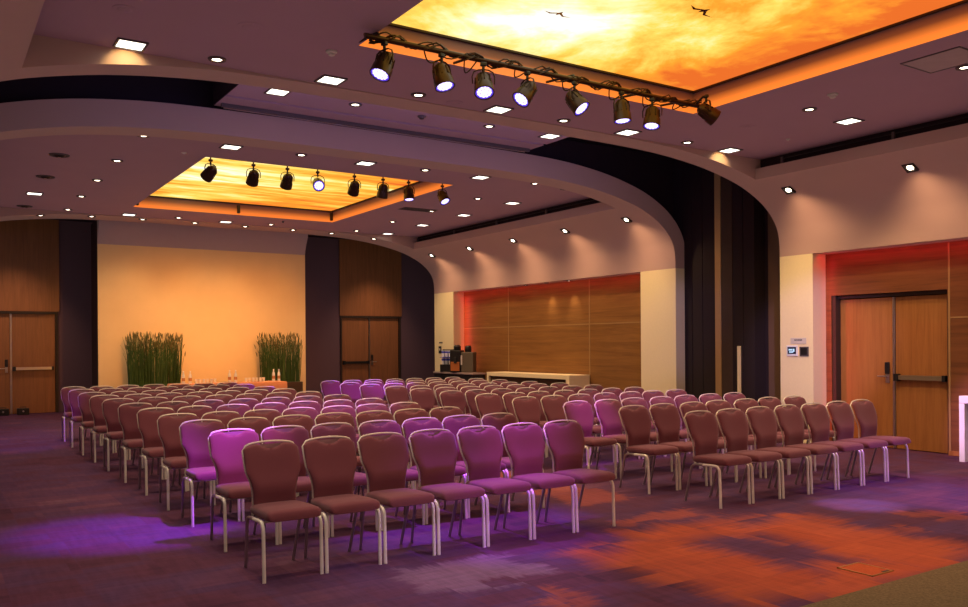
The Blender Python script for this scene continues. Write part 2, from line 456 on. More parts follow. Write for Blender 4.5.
# back zone: plum wall, two wood door bays, beige stage wall
struct(MB().box(-1.6, 14.6, YE1, YBK+.2, 4.85, 4.95), 'ceiling', M['dark'])
DL = (.68, 2.74); DR = (10.40, 12.44)
for (a, b) in ((-1.6, DL[0]), (DL[1], DR[0]), (DR[1], 14.6)):
    struct(MB().box(a, b, YBK, YBK+.2, 0, 4.9), 'wall_back', M['plum'])
for (a, b) in (DL, DR):
    struct(MB().box(a-.02, b+.03, YBK-.05, YBK+.2, 2.54, 4.9), 'wall_back', M['woodB'])
for x in (-1.6, 14.5): struct(MB().box(x, x+.1, YE1, YBK+.2, 0, 4.9), 'wall_left' if x < 0 else 'wall_right', M['plum'])
# side returns from the arch to the back zone
for f in (False, True):
    a, b = fx(f, 12.5, 14.6)
    struct(MB().box(a, b, YE0, YE1, 0, 4.9), 'wall_left' if f else 'wall_right', M['dark'])
struct(MB().box(3.24, 8.2, 20.98, 21.03, 0, 4.0), 'wall_back', M['beige'])
struct(MB().box(3.24, 8.2, 21.03, 21.9, 0, 4.55), 'wall_back', M['dark'])
cv = [(20.98, 3.995), (20.95, 4.1), (20.88, 4.25), (20.78, 4.42), (20.75, 4.55), (21.03, 4.55), (21.03, 3.995)]
struct(MB().prism(cv, 3.24, 8.2, 'X'), 'wall_back', M['bulk'], smooth=True, angle=30)
struct(MB().box(-1.6, 14.6, YN-.2, YN, 0, 5.4), 'wall_front', M['cream'])

# ------------------------------------------------------------------ doors
def handle_set(parent, at, normal, mir_s=1):
    """card-reader lock with lever; at = point on the leaf, normal = outward"""
    n = Vector(normal); u = Vector((0, 0, 1)).cross(n)
    def bx(mb, du0, du1, dn0, dn1, z0, z1, bev=.004):
        pts = [Vector(at)+u*a+n*b+Vector((0, 0, c)) for a in (du0, du1) for b in (dn0, dn1) for c in (z0, z1)]
        xs, ys, zs = zip(*pts); mb.box(min(xs), max(xs), min(ys), max(ys), min(zs), max(zs), bev, 1)
    mb = MB(); bx(mb, -.035, .035, .001, .03, .02, .20); l = mb.build('card_lock', M['black'], parent)
    mb = MB(); bx(mb, -.03, .03, .001, .018, -.12, .015); mb.build('lock_plate', M['steel'], l)
    mb = MB(); p = Vector(at)+Vector((0, 0, -.02))
    mb.tube([p, p+n*.05, p+n*.055+u*.03*mir_s, p+n*.055+u*.14*mir_s], .011)
    mb.build('lever', M['steel'], l, smooth=True)
def push_bar(parent, p0, p1, normal, z, body=None):
    n = Vector(normal); a = Vector(p0); b = Vector(p1); d = (b-a).normalized()
    def seg(q0, q1, r, off, m, nm, par):
        pts = []
        mb = MB(); u = Vector((0, 0, 1))
        A, B = q0+n*off, q1+n*off
        c = [A-u*r-n*off*.9, A+u*r-n*off*.9, A+u*r, A-u*r]; e = [v+(B-A) for v in c]
        va = [mb.bm.verts.new(v) for v in c]; vb = [mb.bm.verts.new(v) for v in e]
        mb.bm.faces.new(va); mb.bm.faces.new(vb[::-1])
        for i in range(4): mb.bm.faces.new((va[i], vb[i], vb[(i+1) % 4], va[(i+1) % 4]))
        return mb.build(nm, m, par)
    z_ = Vector((0, 0, z)); a += z_; b += z_
    bar = seg(a+d*.05, b-d*.04, .035, .075, body or M['steel'], 'push_bar', parent)
    seg(a, a+d*.07, .055, .09, M['black'], 'bar_bracket', bar); seg(b-d*.05, b, .045, .085, M['black'], 'bar_bracket', bar)

def dstruct(name, loc, label):
    e = bpy.data.objects.new(name, None); COL.objects.link(e); e.location = loc; e['kind'] = 'structure'; return e
# door pair in the right wall
d1 = dstruct('door_1', (0, -.055, 0), '')
MB().box(12.38, 12.5, 6.63, 6.68, .005, 2.40).box(12.32, 12.5, 8.445, 8.508, .005, 2.40).box(12.38, 12.5, 6.68, 8.445, 2.345, 2.40).build('door_frame', M['frame'], d1)
lf = MB().box(12.44, 12.495, 7.545, 8.44, .008, 2.335, .004, 1).build('door_leaf', M['woodD'], d1)
handle_set(lf, (12.44, 7.63, 1.13), (-1, 0, 0), -1)
rf = MB().box(12.44, 12.495, 6.69, 7.50, .008, 2.335, .004, 1).build('door_leaf', M['woodD'], d1)
push_bar(rf, (12.44, 7.49, 0), (12.44, 6.70, 0), (-1, 0, 0), 1.10, mat('bronze_push_bar', (.33, .26, .17), .4, .7))
MB().box(12.42, 12.5, 7.503, 7.54, .008, 2.335, .003, 1).build('centre_post', M['steel'], d1)
struct(MB().box(12.5, 12.6, 6.5, 8.6, 0, 3.0), 'wall_right', M['dark'])
struct(MB().box(12.5, 12.6, YN, 6.5, 0, 3.0), 'wall_right', M['dark'])
# back door pairs
for nm, (a, b), gap, bar_left in (('door_2', DL, 1.70, False), ('door_3', DR, 11.37, True)):
    d = dstruct(nm, (0, 0, 0), '')
    MB().box(a, a+.05, YBK-.04, YBK+.15, .005, 2.54).box(b-.06, b, YBK-.04, YBK+.15, .005, 2.54).box(a+.05, b-.06, YBK-.04, YBK+.15, 2.48, 2.54).build('door_frame', M['frame'], d)
    L = MB().box(a+.055, gap-.025, YBK+.02, YBK+.08, .008, 2.475, .004, 1).build('door_leaf', M['woodB'], d)
    R = MB().box(gap+.025, b-.065, YBK+.02, YBK+.08, .008, 2.475, .004, 1).build('door_leaf', M['woodB'], d)
    MB().box(gap-.022, gap+.022, YBK-.005, YBK+.1, .008, 2.475, .003, 1).build('centre_post', M['steel'], d)
    if bar_left:
        push_bar(L, (a+.08, YBK+.02, 0), (gap-.03, YBK+.02, 0), (0, -1, 0), 1.12, M['black']); handle_set(R, (gap+.09, YBK+.02, 1.15), (0, -1, 0), 1)
    else:
        push_bar(R, (gap+.03, YBK+.02, 0), (b-.10, YBK+.02, 0), (0, -1, 0), 1.12); handle_set(L, (gap-.10, YBK+.02, 1.15), (0, -1, 0), -1)
struct(MB().box(-1.6, 14.6, YBK+.2, YBK+.3, 0, 4.9), 'wall_back', M['dark'])
# two black floor boxes before the back left doors
for x, lab in ((1.50, 'left black floor case with bright dot before the back left doors'), (1.93, 'right black floor case with bright dot before the back left doors')):
    fb = thing('equipment_case', lab, 'case', (x, 23.55, 0), group='cases by the back doors')
    MB().box(-.13, .13, -.10, .10, 0, .16, .012).build('body', M['black'], fb)
    MB().lathe([(.022, 0), (.022, .012), (.0, .013)], n=12).build('lamp_dot', M['steel'], fb).matrix_local = Matrix.Translation((0, -.10, .09)) @ Matrix.Rotation(PI/2, 4, 'X')
    MB().tube([(-.06, 0, .155), (-.06, 0, .19), (.06, 0, .19), (.06, 0, .155)], .008).build('handle', M['black'], fb)

# ------------------------------------------------------------------ backlit ceiling panels
def light_panel(O, P, zt, skym, strip, label):
    t_ = thing('backlit_ceiling_panel', label, 'ceiling panel', ((O[0]+O[1])/2, (O[2]+O[3])/2, ZC))
    inv = Matrix.Translation(-t_.location)
    def put(o): o.matrix_local = inv; return o
    put(MB().box(P[0], P[1], P[2], P[3], zt, zt+.02).build('printed_diffuser', skym, t_))
    fr = MB(); w = .035
    fr.box(P[0]-w, P[0], P[2]-w, P[3]+w, zt-.02, zt+.03); fr.box(P[1], P[1]+w, P[2]-w, P[3]+w, zt-.02, zt+.03)
    fr.box(P[0], P[1], P[2]-w, P[2], zt-.02, zt+.03); fr.box(P[0], P[1], P[3], P[3]+w, zt-.02, zt+.03)
    put(fr.build('frame', M['frame'], t_))
    z0 = ZC+.002; e = w
    q = {'right': ((O[1], O[2], z0), (O[1], O[3], z0), (P[1]+e, P[3]+e, zt), (P[1]+e, P[2]-e, zt)),
         'left': ((O[0], O[2], z0), (O[0], O[3], z0), (P[0]-e, P[3]+e, zt), (P[0]-e, P[2]-e, zt)),
         'far': ((O[0], O[3], z0), (O[1], O[3], z0), (P[1]+e, P[3]+e, zt), (P[0]-e, P[3]+e, zt)),
         'near': ((O[0], O[2], z0), (O[1], O[2], z0), (P[1]+e, P[2]-e, zt), (P[0]-e, P[2]-e, zt))}
    for k_, pts in q.items(): put(MB().quad(*pts).build('painted_glow_side', strip, t_))
    return t_
pa = light_panel(OA, (3.53, 8.02, 2.05, 7.43), 4.80, sky_panel('sunset_cloud_film', (5.0, 6.3, 4.8), (1, 1, 1), .19, -.10, 1.15, 1.12), M['glowA'],
                 'large glowing sunset-cloud ceiling panel over the front seats, nearest the viewer')
pb_ = light_panel(OB, (3.60, 7.90, 13.17, 18.55), 4.79, sky_panel('sunset_streak_film', (4.2, 15.5, 4.79), (.4, 2.0, 1), .07, .07, 1.6), M['glowB'],
            'smaller glowing orange-streaked ceiling panel over the back seats')
for x in (3.62, 5.72, 7.9):
    o = MB().box(x-.03, x+.03, 18.5, 18.57, 4.56, 4.74, .01, 1).build('bracket', M['blackmetal'], pb_); o.matrix_local = Matrix.Translation(-pb_.location)
# birds printed on the near panel
def bird(x, y, s, rot, m):
    mb = MB(); pts = [(-1, .25), (-.45, .38), (-.1, .12), (0, .35), (.12, .1), (.5, .3), (1.05, .05), (.5, .16), (.15, -.06), (.02, -.3), (-.1, -.04), (-.5, .22)]
    c, sn = math.cos(rot), math.sin(rot)
    V = [mb.bm.verts.new((x+s*(a*c-b*sn), y+s*(a*sn+b*c), 4.798)) for a, b in pts]; mb.bm.faces.new(V)
    o = mb.build('printed_bird', m, pa); o.matrix_local = Matrix.Translation(-pa.location)
bird(6.17, 5.57, .2, .35, mat('bird_brown', (.09, .03, .01), .8)); bird(5.05, 6.36, .16, .1, mat('bird_ochre', (.75, .42, .08), .8))

# ------------------------------------------------------------------ recessed lights
DLIGHTS = []
def round_proto():
    t_ = thing('round_downlight', '', 'ceiling light')
    MB().lathe([(.052, -.012), (.085, -.012), (.09, 0), (.09, .02), (.052, .02)], n=24, cap=False).build('trim_ring', M['trimring'], t_, smooth=True)
    MB().lathe([(.0005, -.006), (.03, -.009), (.05, -.004), (.05, .01)], n=20, cap=False).build('lamp', M['bulb'], t_, smooth=True)
    return t_
def square_proto():
    t_ = thing('square_ceiling_light', '', 'ceiling light'); a, b = .118, .138
    mb = MB(); mb.box(-b, b, a, b, -.012, .02).box(-b, b, -b, -a, -.012, .02).box(-b, -a, -a, a, -.012, .02).box(a, b, -a, a, -.012, .02)
    mb.build('frame', M['trimring'], t_); MB().box(-a, a, -a, a, -.004, .006).build('diffuser', M['sq'], t_)
    return t_
def dark_proto():
    t_ = thing('gimbal_downlight', '', 'ceiling light')
    MB().lathe([(.09, -.012), (.14, -.012), (.145, 0), (.145, .02), (.09, .02)], n=24, cap=False).build('trim_ring', M['trimring'], t_, smooth=True)
    MB().lathe([(.0005, -.03), (.05, -.03), (.085, .0), (.085, .015)], n=20, cap=False).build('gimbal_head', M['blackmetal'], t_, smooth=True)
    MB().lathe([(.0005, -.034), (.025, -.0335)], n=16, cap=False).build('unlit_bulb', M['steel'], t_)
    return t_
_first = {}
def place(kind, fn, loc, label, group, rot=None):
    if kind not in _first: o = fn(); _first[kind] = o
    else: o = copy_tree(_first[kind])
    o.location = loc; o['label'] = label; o['group'] = group; o.rotation_euler = rot or (0, 0, 0)
    return o
rows_sq = {8.6: ('near ceiling row by the gap', [1.63, 3.67, 5.87, 8.0, 10.05]), 12.26: ('first row of the far ceiling', [3.68, 5.81, 7.98]), }
for y, (rn, xs) in rows_sq.items():
    for i, x in enumerate(xs):
        place('sq', square_proto, (x, y, ZC-.002), 'square bright ceiling light, %s in %s' % (nth_left(i, len(xs)), rn), 'square ceiling lights'); DLIGHTS.append((x, y, 's'))
for x, y, lab in ((10.06, 6.64, 'square bright ceiling light right of the large sunset panel'),
                  (10.0, 14.17, 'square bright far ceiling light, nearest one beside the right slot vent'),
                  (10.0, 16.05, 'square bright far ceiling light, second along the right slot vent'),
                  (9.98, 17.9, 'square bright far ceiling light, third along the right slot vent'),
                  (9.97, 19.74, 'square bright far ceiling light, farthest one beside the right slot vent'),
                  (1.68, 17.9, 'square bright far ceiling light at left between dark gimbal lights'),
                  (3.68, 19.72, 'square bright light above the left edge of the beige stage wall'),
                  (5.79, 19.74, 'square bright light above the middle of the beige stage wall')):
    place('sq', square_proto, (x, y, ZC-.002), lab, 'square ceiling lights'); DLIGHTS.append((x, y, 's'))
for y, rn, xs in ((8.58, 'near ceiling row by the gap', [2.44, 4.74, 6.87, 9.13]), (12.22, 'first row of the far ceiling', [2.47, 4.73, 6.87, 9.12, 9.92]),
                  (19.62, 'last row before the stage wall', [2.46, 4.70, 6.83, 9.04])):
    for i, x in enumerate(xs):
        yy = 12.37 if x == 9.92 else y
        place('rd', round_proto, (x, yy, ZC-.002), 'small round lit downlight, %s in the %s' % (nth_left(i, len(xs)), rn), 'round downlights'); DLIGHTS.append((x, yy, 'r'))
for i, y in enumerate((6.56, 4.68)):
    place('rd', round_proto, (9.13, y, ZC-.002), 'small round lit downlight right of the large sunset panel, %s' % ('farther one' if i == 0 else 'nearer one at photo edge'), 'round downlights'); DLIGHTS.append((9.13, y, 'r'))
for x, sd in ((2.46, 'left'), (9.1, 'right')):
    for i, y in enumerate((14.08, 15.91, 17.76)):
        place('rd', round_proto, (x, y, ZC-.002), 'small round lit downlight %s of the orange-streaked panel, %s one' % (sd, ('nearest', 'middle', 'farthest')[i]), 'round downlights'); DLIGHTS.append((x, y, 'r'))
for i, (x, y) in enumerate(((1.66, 14.12), (1.67, 16.03), (1.66, 19.6))):
    place('dk', dark_proto, (x, y, ZC-.002), 'unlit dark round gimbal downlight in the far left ceiling, %s one' % ('nearest', 'middle', 'farthest')[i], 'unlit gimbal downlights')
for i, (x, k_) in enumerate(((3.76, 's'), (4.84, 'r'), (7.01, 'r'), (8.15, 's'))):
    lab = '%s light in the raised strip between the two ceilings, %s one' % ('square' if k_ == 's' else 'small round', 'left' if i < 2 else 'right')
    place('sq' if k_ == 's' else 'rd', None, (x, 10.52, 4.898), lab, 'lights in the ceiling gap'); DLIGHTS.append((x, 10.52, 'g'))
xs = [2.0, 3.0, 4.05, 5.2, 6.38, 7.58, 8.6, 9.75]
for i, x in enumerate(xs):
    z = min(arch_z(x), 4.52)
    sl = math.atan2(arch_z(x+.05)-arch_z(x-.05), .1)
    place('rd', None, (x, 20.10 if x in (2.0, 9.75) else 20.17, z-.004), 'small round lit downlight, %s along the arch edge before the stage wall' % nth_left(i, len(xs)), 'downlights over the stage wall', (0, -sl, 0))
# adjustable wall lights set in the right curved wall
def wall_proto():
    t_ = thing('wall_downlight', '', 'wall light'); a, b = .056, .082
    mb = MB(); mb.box(-b, b, a, b, -.012, .02).box(-b, b, -b, -a, -.012, .02).box(-b, -a, -a, a, -.012, .02).box(a, b, -a, a, -.012, .02)
    mb.build('frame', M['blackmetal'], t_); MB().box(-a, a, -a, a, 0, .004).build('back_plate', M['trimring'], t_)
    MB().lathe([(.0005, -.014), (.034, -.014), (.046, 0)], n=20, cap=False).build('lamp', M['bulb'], t_, smooth=True)
    return t_
for i, y in enumerate((8.5, 6.53)):
    place('wl', wall_proto, (11.29, y, 4.033), 'black-framed light in the near curved wall, %s' % ('left one by the arch' if i == 0 else 'right one above the doors'), 'curved wall lights', (0, math.radians(32), 0))
for i, y in enumerate((12.19, 14.08, 15.99, 17.87, 19.76)):
    place('wl', wall_proto, (11.29, y, 4.033), 'black-framed light in the far curved wall, %s' % (['nearest the front arch', 'second from the front arch', 'middle of the row', 'second from the back', 'last before the back doors'][i]), 'curved wall lights', (0, math.radians(32), 0))
for i, y in enumerate((15.0, 15.83, 16.65)):
    o = place('rd', None, (12.13, y, 3.076), 'tiny downlight over the far wood wall, %s of three' % ('right', 'middle', 'left')[i], 'wood wall downlights'); o.scale = (.62, .62, 1)

# small ceiling fittings
def disc(name, x, y, z, r, h, lab, m=M['offwhite'], cat='detector'):
    t_ = thing(name, lab, cat, (x, y, z))
    MB().lathe([(r, 0), (r, -h*.3), (r*.8, -h*.45)], n=24).build('base', m, t_, smooth=True)
    MB().lathe([(r*.62, -h*.45), (r*.55, -h*.85), (r*.25, -h), (.001, -h)], n=20, cap=False).build('cap', m, t_, smooth=True)
disc('smoke_detector', 8.81, 6.02, ZC, .06, .05, 'small white smoke detector beside the large sunset panel')
disc('ceiling_speaker', 9.18, 7.55, ZC, .11, .012, 'flat round ceiling speaker near the right slot vent', M['ceil'], 'speaker')
disc('ceiling_speaker', 5.27, 8.65, ZC, .10, .012, 'flat round ceiling speaker below the row of stage lights', M['ceil'], 'speaker')
disc('ceiling_speaker', 1.42, 7.73, ZC, .10, .012, 'flat round ceiling speaker at the top left of the ceiling', M['ceil'], 'speaker')
disc('ceiling_speaker', 2.45, 7.56, ZC, .12, .008, 'faint flat round speaker left of the large sunset panel', M['ceil'], 'speaker')
disc('smoke_detector', 3.32, 7.76, ZC, .055, .05, 'small detector just left of the row of stage lights')
disc('ceiling_sprinkler', 10.21, 7.69, ZC+.002, .03, .03, 'tiny sprinkler head right of the flat ceiling speaker', M['offwhite'], 'sprinkler')
disc('ceiling_sprinkler', 5.89, 10.57, 4.9, .06, .05, 'dark sprinkler head in the raised strip between ceilings', M['trimring'], 'sprinkler')
disc('ceiling_sprinkler', 6.9, 19.0, ZC, .03, .04, 'tiny sprinkler head beyond the orange-streaked panel', M['trimring'], 'sprinkler')
disc('ceiling_sprinkler', 3.2, 13.0, ZC, .04, .02, 'small sprinkler at the left corner of the orange-streaked panel', M['offwhite'], 'sprinkler')
hp = thing('access_hatch', 'square flush ceiling access hatch at the upper right of the photo', 'hatch', (8.73, 4.68, ZC))
MB().box(-.27, .27, -.29, .29, -.006, 0, .003, 1).build('hatch_panel', mat('hatch_paint', (.46, .32, .30), .8), hp)
mb = MB(); mb.box(-.29, .29, .29, .305, -.008, 0).box(-.29, .29, -.305, -.29, -.008, 0).box(-.29, -.27, -.29, .29, -.008, 0).box(.27, .29, -.29, .29, -.008, 0); mb.build('hatch_frame', M['trimring'], hp)
vg = thing('ceiling_vent', 'dark rectangular ceiling vent right of the orange-streaked panel', 'air vent', (8.75, 15.9, ZC))
mb = MB()
for q in range(7): mb.box(-.38, .38, -.15+q*.046, -.13+q*.046, -.012, -.001)
mb.build('grille', M['trimring'], vg); MB().box(-.4, .4, -.18, .18, -.004, 0).build('back_plate', M['speaker'], vg)

# ------------------------------------------------------------------ stage lights on their bars
def lamp_proto(name='stage_spotlight'):
    t_ = thing(name, '', 'stage light')
    mb = MB(); mb.tube([(0, 0, .02), (0, 0, -.06)], .014); mb.box(-.03, .03, -.022, .022, -.005, .03, .006, 1)
    mb.build('clamp', M['blackmetal'], t_)
    yk = MB(); path = [(-.108, 0, -.18), (-.112, 0, -.11), (-.095, 0, -.065), (-.05, 0, -.043), (0, 0, -.04), (.05, 0, -.043), (.095, 0, -.065), (.112, 0, -.11), (.108, 0, -.18)]
    yk.tube(path, .012, 6, flat=.5); yk.build('yoke', M['lampmetal'], t_, smooth=True)
    body = MB(); body.lathe([(.0005, .105), (.045, .10), (.070, .07), (.078, .02), (.081, -.03), (.094, -.05), (.098, -.135), (.088, -.137), (.086, -.11)], n=24, cap=False)
    for a in range(8):
        c, s = math.cos(a*PI/4), math.sin(a*PI/4)
        body.tube([(c*.077, s*.077, .06), (c*.086, s*.086, -.03)], .006, 4)
    b = body.build('housing', M['lampmetal'], t_, smooth=True); b.location = (0, 0, -.165)
    l = MB()
    for k_, (n_, r_) in enumerate(((1, 0), (6, .03), (12, .058))):
        for q in range(n_):
            a = 2*PI*q/n_; l.lathe([(.0005, -.128), (.0145, -.128), (.0145, -.124)], (r_*math.cos(a), r_*math.sin(a), 0), 8, cap=False)
    l.build('led_cluster', M['led'], b)
    l = MB(); l.lathe([(.0005, -.123), (.076, -.123)], n=24, cap=False); l.build('lens', M['ledface'], b)
    r = MB(); r.lathe([(.075, -.123), (.088, -.127)], n=24, cap=False); r.build('lens_rim', M['ledrim'], b)
    return t_
LAMP0 = None
def stage_lamp(loc, target, label, group, lit=True, tag_=None):
    global LAMP0
    if LAMP0 is None: LAMP0 = lamp_proto(); o = LAMP0
    else: o = copy_tree(LAMP0)
    o['label'] = label; o['group'] = group; o.location = loc
    piv = Vector(loc)+Vector((0, 0, -.165)); d = (Vector(target)-piv).normalized()
    yaw = math.atan2(d.x, -d.y) if abs(d.x)+abs(d.y) > 1e-4 else 0
    # turn the whole lamp about its hanger so that it tilts within the yoke
    o.rotation_euler = (0, 0, yaw)
    tilt = math.acos(max(-1, min(1, -d.z)))
    for ch in o.children:
        if ch.name.startswith('housing'):
            ch.rotation_euler = (-tilt, 0, 0)
            if not lit:
                for l in ch.children:
                    l.data = l.data.copy(); l.data.materials.clear(); l.data.materials.append(M['black'])
    return o
ZA = 4.43
tb = thing('lighting_bar', 'black lighting bar wrapped in cables along the large sunset panel', 'lighting bar', (5.45, 6.95, ZA))
MB().tube([(-2.15, 0, 0), (2.2, 0, 0)], .026, 12).build('bar', M['lampmetal'], tb, smooth=True)
MB().tube([(-2.12, .09, .045), (2.12, .09, .045)], .014, 8).build('upper_rail', M['lampmetal'], tb)
for x in (-2.0, -.9, .3, 1.4, 2.05):
    MB().tube([(x, 0, 0), (x, .06, .07), (x, .53, .12)], .014, 6).build('hanger', M['blackmetal'], tb)
MB().tube([(2.08, 0, 0), (2.08, -.08, .05), (2.08, -.13, .075)], .013, 6).build('side_arm', M['blackmetal'], tb)
for q in range(5):
    pts = []; ph = random.random()*6
    for i in range(90):
        s_ = i/89; x = -2.1+4.25*s_
        pts.append((x, .035*math.sin(s_*60+ph)+random.uniform(-.006, .006), .02+.036*math.cos(s_*60+ph+q*.4)+random.uniform(-.006, .006)-.03*max(0, math.sin(s_*21+ph))))
    MB().tube(pts, .007, 5).build('cable', M['lampmetal'], tb)
for x in (-1.55, -1.1, -.5, .1, .75, 1.25, 1.75):
    w = random.uniform(.12, .26); dp = random.uniform(.05, .13)
    MB().tube([(x+w*(s/10)-.0, -.0+.10*math.sin(PI*s/10), -.01-dp*math.sin(PI*s/10)) for s in range(11)], .007, 5).build('cable', M['lampmetal'], tb)
XA = [3.47, 4.07, 4.54, 5.07, 5.68, 6.34, 6.80, 7.46]
DA = [(-.42, -.12, -.9), (.08, -.32, -1), (-.2, -.42, -.9), (-.72, -.02, -.85), (.3, -.62, -.85), (.0, -.12, -1), (-.22, -.12, -1), (.95, -.5, -.5)]
TA = [(x+d[0], 6.91+d[1], ZA-.22+d[2]) for x, d in zip(XA, DA)]
for i, (x, tg) in enumerate(zip(XA, TA)):
    stage_lamp((x, 6.91, ZA-.066) if i < 7 else (7.54, 6.79, ZA+.055), tg, ('stage spotlight with violet lens, %s by the large sunset panel' % nth_left(i, 8)) if i < 7 else 'stage spotlight turned sideways, rightmost by the large sunset panel', 'stage lights by the large panel', lit=i < 7)
ZB = 4.52
tb2 = thing('lighting_bar', 'black lighting bar along the near edge of the orange-streaked panel', 'lighting bar', (5.75, 13.24, 4.66))
MB().tube([(-2.1, 0, 0), (2.1, 0, 0)], .026, 12).build('bar', M['lampmetal'], tb2, smooth=True)
for x in (-2.09, -1.42, -.86, -.34, .32, .86, 1.36, 2.05): MB().tube([(x, 0, 0), (x, .01, -.08), (x, .01, -.125)], .011, 6).build('drop_rod', M['blackmetal'], tb2)
for q in range(2):
    ph = random.random()*6
    MB().tube([(-2.05+4.1*i/59, .03*math.sin(i*.9+ph), .01+.03*math.cos(i*.9+ph)) for i in range(60)], .007, 5).build('cable', M['lampmetal'], tb2)
XB = [3.66, 4.33, 4.89, 5.41, 6.07, 6.61, 7.11, 7.80]
TB = [(2.6, 15.5, 2.6), (4.4, 15.2, 2.4), (4.9, 15.0, 2.2), (5.0, 11.5, 3.3), (6.3, 15.0, 2.4), (6.6, 14.2, 2.0), (7.1, 12.9, 2.2), (8.0, 12.4, 3.0)]
for i, (x, tg) in enumerate(zip(XB, TB)):
    lit = i in (3, 6, 7)
    stage_lamp((x, 13.25, ZB-.02), tg, '%s stage spotlight, %s by the orange-streaked panel' % ('violet-lit' if lit else 'dark', nth_left(i, 8)), 'stage lights by the far panel', lit=lit)

# ------------------------------------------------------------------ chairs
def arc_path(a, corner, b, r, n=5):
    a, corner, b = Vector(a), Vector(corner), Vector(b)
    p = corner+(a-corner).normalized()*r; q = corner+(b-corner).normalized()*r
    return [a]+[(1-t)**2*p+2*t*(1-t)*corner+t*t*q for t in [i/n for i in range(n+1)]]+[b]
BACKC = [(.140, .435), (.146, .50), (.143, .57), (.147, .64), (.164, .72), (.190, .80), (.222, .88), (.232, .902)]   # (y, z) of the back's centre line
BACKW = [.159, .160, .163, .177, .207, .212, .212, .209]
def back_at(u):
    n = len(BACKC)-1; f = u*n; i = min(int(f), n-1); t = f-i
    return ((BACKC[i][0]*(1-t)+BACKC[i+1][0]*t), BACKC[i][1]*(1-t)+BACKC[i+1][1]*t, BACKW[i]*(1-t)+BACKW[i+1]*t)
def make_chair():
    root = thing('banquet_chair', '', 'chair')
    # seat cushion: rounded loft, fuller at the front
    mb = MB(); rows = []
    ys = [(-.305, .438, .012), (-.300, .450, .026), (-.285, .456, .037), (-.25, .458, .043), (-.12, .456, .044), (.02, .452, .042), (.12, .449, .039), (.158, .448, .030), (.166, .447, .012)]
    for y, zc, h in ys:
        w = .199-.016*max(0, (y+.1)/.27); w -= .02 if y in (-.305, .166) else (.008 if y in (-.300, .158) else 0)
        ring_ = []
        for k_ in range(20):
            a = 2*PI*k_/20; cx, sz = math.cos(a), math.sin(a)
            ring_.append((w*math.copysign(abs(cx)**.32, cx), y, zc+h*math.copysign(abs(sz)**.62, sz)))
        rows.append(ring_)
    V = mb.grid(rows, closed=True); mb.bm.faces.new(V[0][::-1]); mb.bm.faces.new(V[-1])
    mb.build('seat', M['fab'], root, smooth=True, angle=60)
    # backrest: padded shield with a dipped top that leaves the hand slot open
    mb = MB(); fr, bk = [], []; NX = 24; NU = 16
    for j in range(NU+1):
        u = j/NU; row_f, row_b = [], []
        for i in range(NX+1):
            s_ = -1+2*i/NX; uu = u
            y, z, w = back_at(uu)
            crown = (.018*(1-s_*s_)-.022*abs(s_)**9)*(u**4)
            dip = .046*max(0, 1-(s_/.46)**2)*(max(0, (u-.78)/.22)**1.6)
            zz = z+crown-dip; edge = 1-abs(s_)**8
            eu = min(1, u/.08, (1-u)/.05) if True else 1
            th = .021*(.25+.75*edge)*(.45+.55*max(0, eu))
            curve_ = .018*(s_*s_)        # wraps a little toward the sitter at the sides
            pad = .020*math.exp(-((u-.34)/.15)**2)+.008*math.exp(-((u-.82)/.16)**2)-.004
            row_f.append((s_*w, y-curve_-th-pad*edge, zz)); row_b.append((s_*w, y-curve_+th*.8, zz))
        fr.append(row_f); bk.append(row_b)
    loop = [a+b[::-1] for a, b in zip(fr, bk)]
    V = mb.grid(loop, closed=True); mb.bm.faces.new(V[0][::-1]); mb.bm.faces.new(V[-1])
    mb.build('backrest', M['fab'], root, smooth=True, angle=70)
    # slim metal frame round the backrest
    pts = []
    for j in range(0, 15):
        y, z, w = back_at(j/15*.96); pts.append((-w+.003, y+.012, z-.02*(j/14)**6))
    y, z, w = back_at(1.0)
    top = []
    for i in range(1, 16):
        s_ = -1+2*i/16; top.append((s_*w*.985, y-.004*s_*s_+.008, z+.007+.020*(1-s_*s_)-.024*abs(s_)**9))
    path = pts+top+[(-a, b, c) for a, b, c in pts[::-1]]
    mb = MB(); mb.tube(path, .0066, 8, flat=1.15)
    for s_ in (-1, 1):
        mb.tube([(s_*.164, .136, .44), (s_*.168, .13, .405), (s_*.19, .05, .398)], .009, 6)
    mb.build('back_frame', M['gold'], root, smooth=True)
    # inverted-U side frames split into front and rear legs
    for s_ in (-1, 1):
        p = arc_path((s_*.213, -.25, 0), (s_*.213, -.236, .418), (s_*.211, -.02, .408), .07)
        MB().tube(p, [.0135]*len(p), 8, flat=1.0).build('leg', M['legm'], root, smooth=True)
    for s_ in (-1, 1):
        p = arc_path((s_*.211, -.02, .408), (s_*.206, .135, .40), (s_*.184, .25, 0), .06)
        MB().tube(p, .0125, 8).build('leg', M['rearleg'], root, smooth=True)
    MB().tube([(-.215, -.14, .40), (.215, -.14, .40)], .009, 6).tube([(-.21, .06, .398), (.21, .06, .398)], .009, 6).build('seat_support', M['legm'], root)
    return root
chair0 = make_chair(); used = [False]
def place_chair(x, y, rz, label, group):
    o = chair0 if not used[0] else copy_tree(chair0)
    used[0] = True; o.location = (x, y, 0); o.rotation_euler = (0, 0, rz); o['label'] = label; o['group'] = group
def rown(r, n): return 'front row' if r == 0 else 'back row' if r == n-1 else ORD[r]+' row'
def seatn(i): return 'leftmost' if i == 0 else 'rightmost' if i == 6 else 'middle' if i == 3 else ORD[i]+' from left' if i < 3 else {4: 'third from right', 5: 'second from right'}[i]
NR = 11
LX = [0, .04, .07, .07, .07, .05, .05, .04, .02, .03, .04]; LY = [0, 0, .04, -.04, -.06, -.06, .03, .02, -.05, .06, .06]
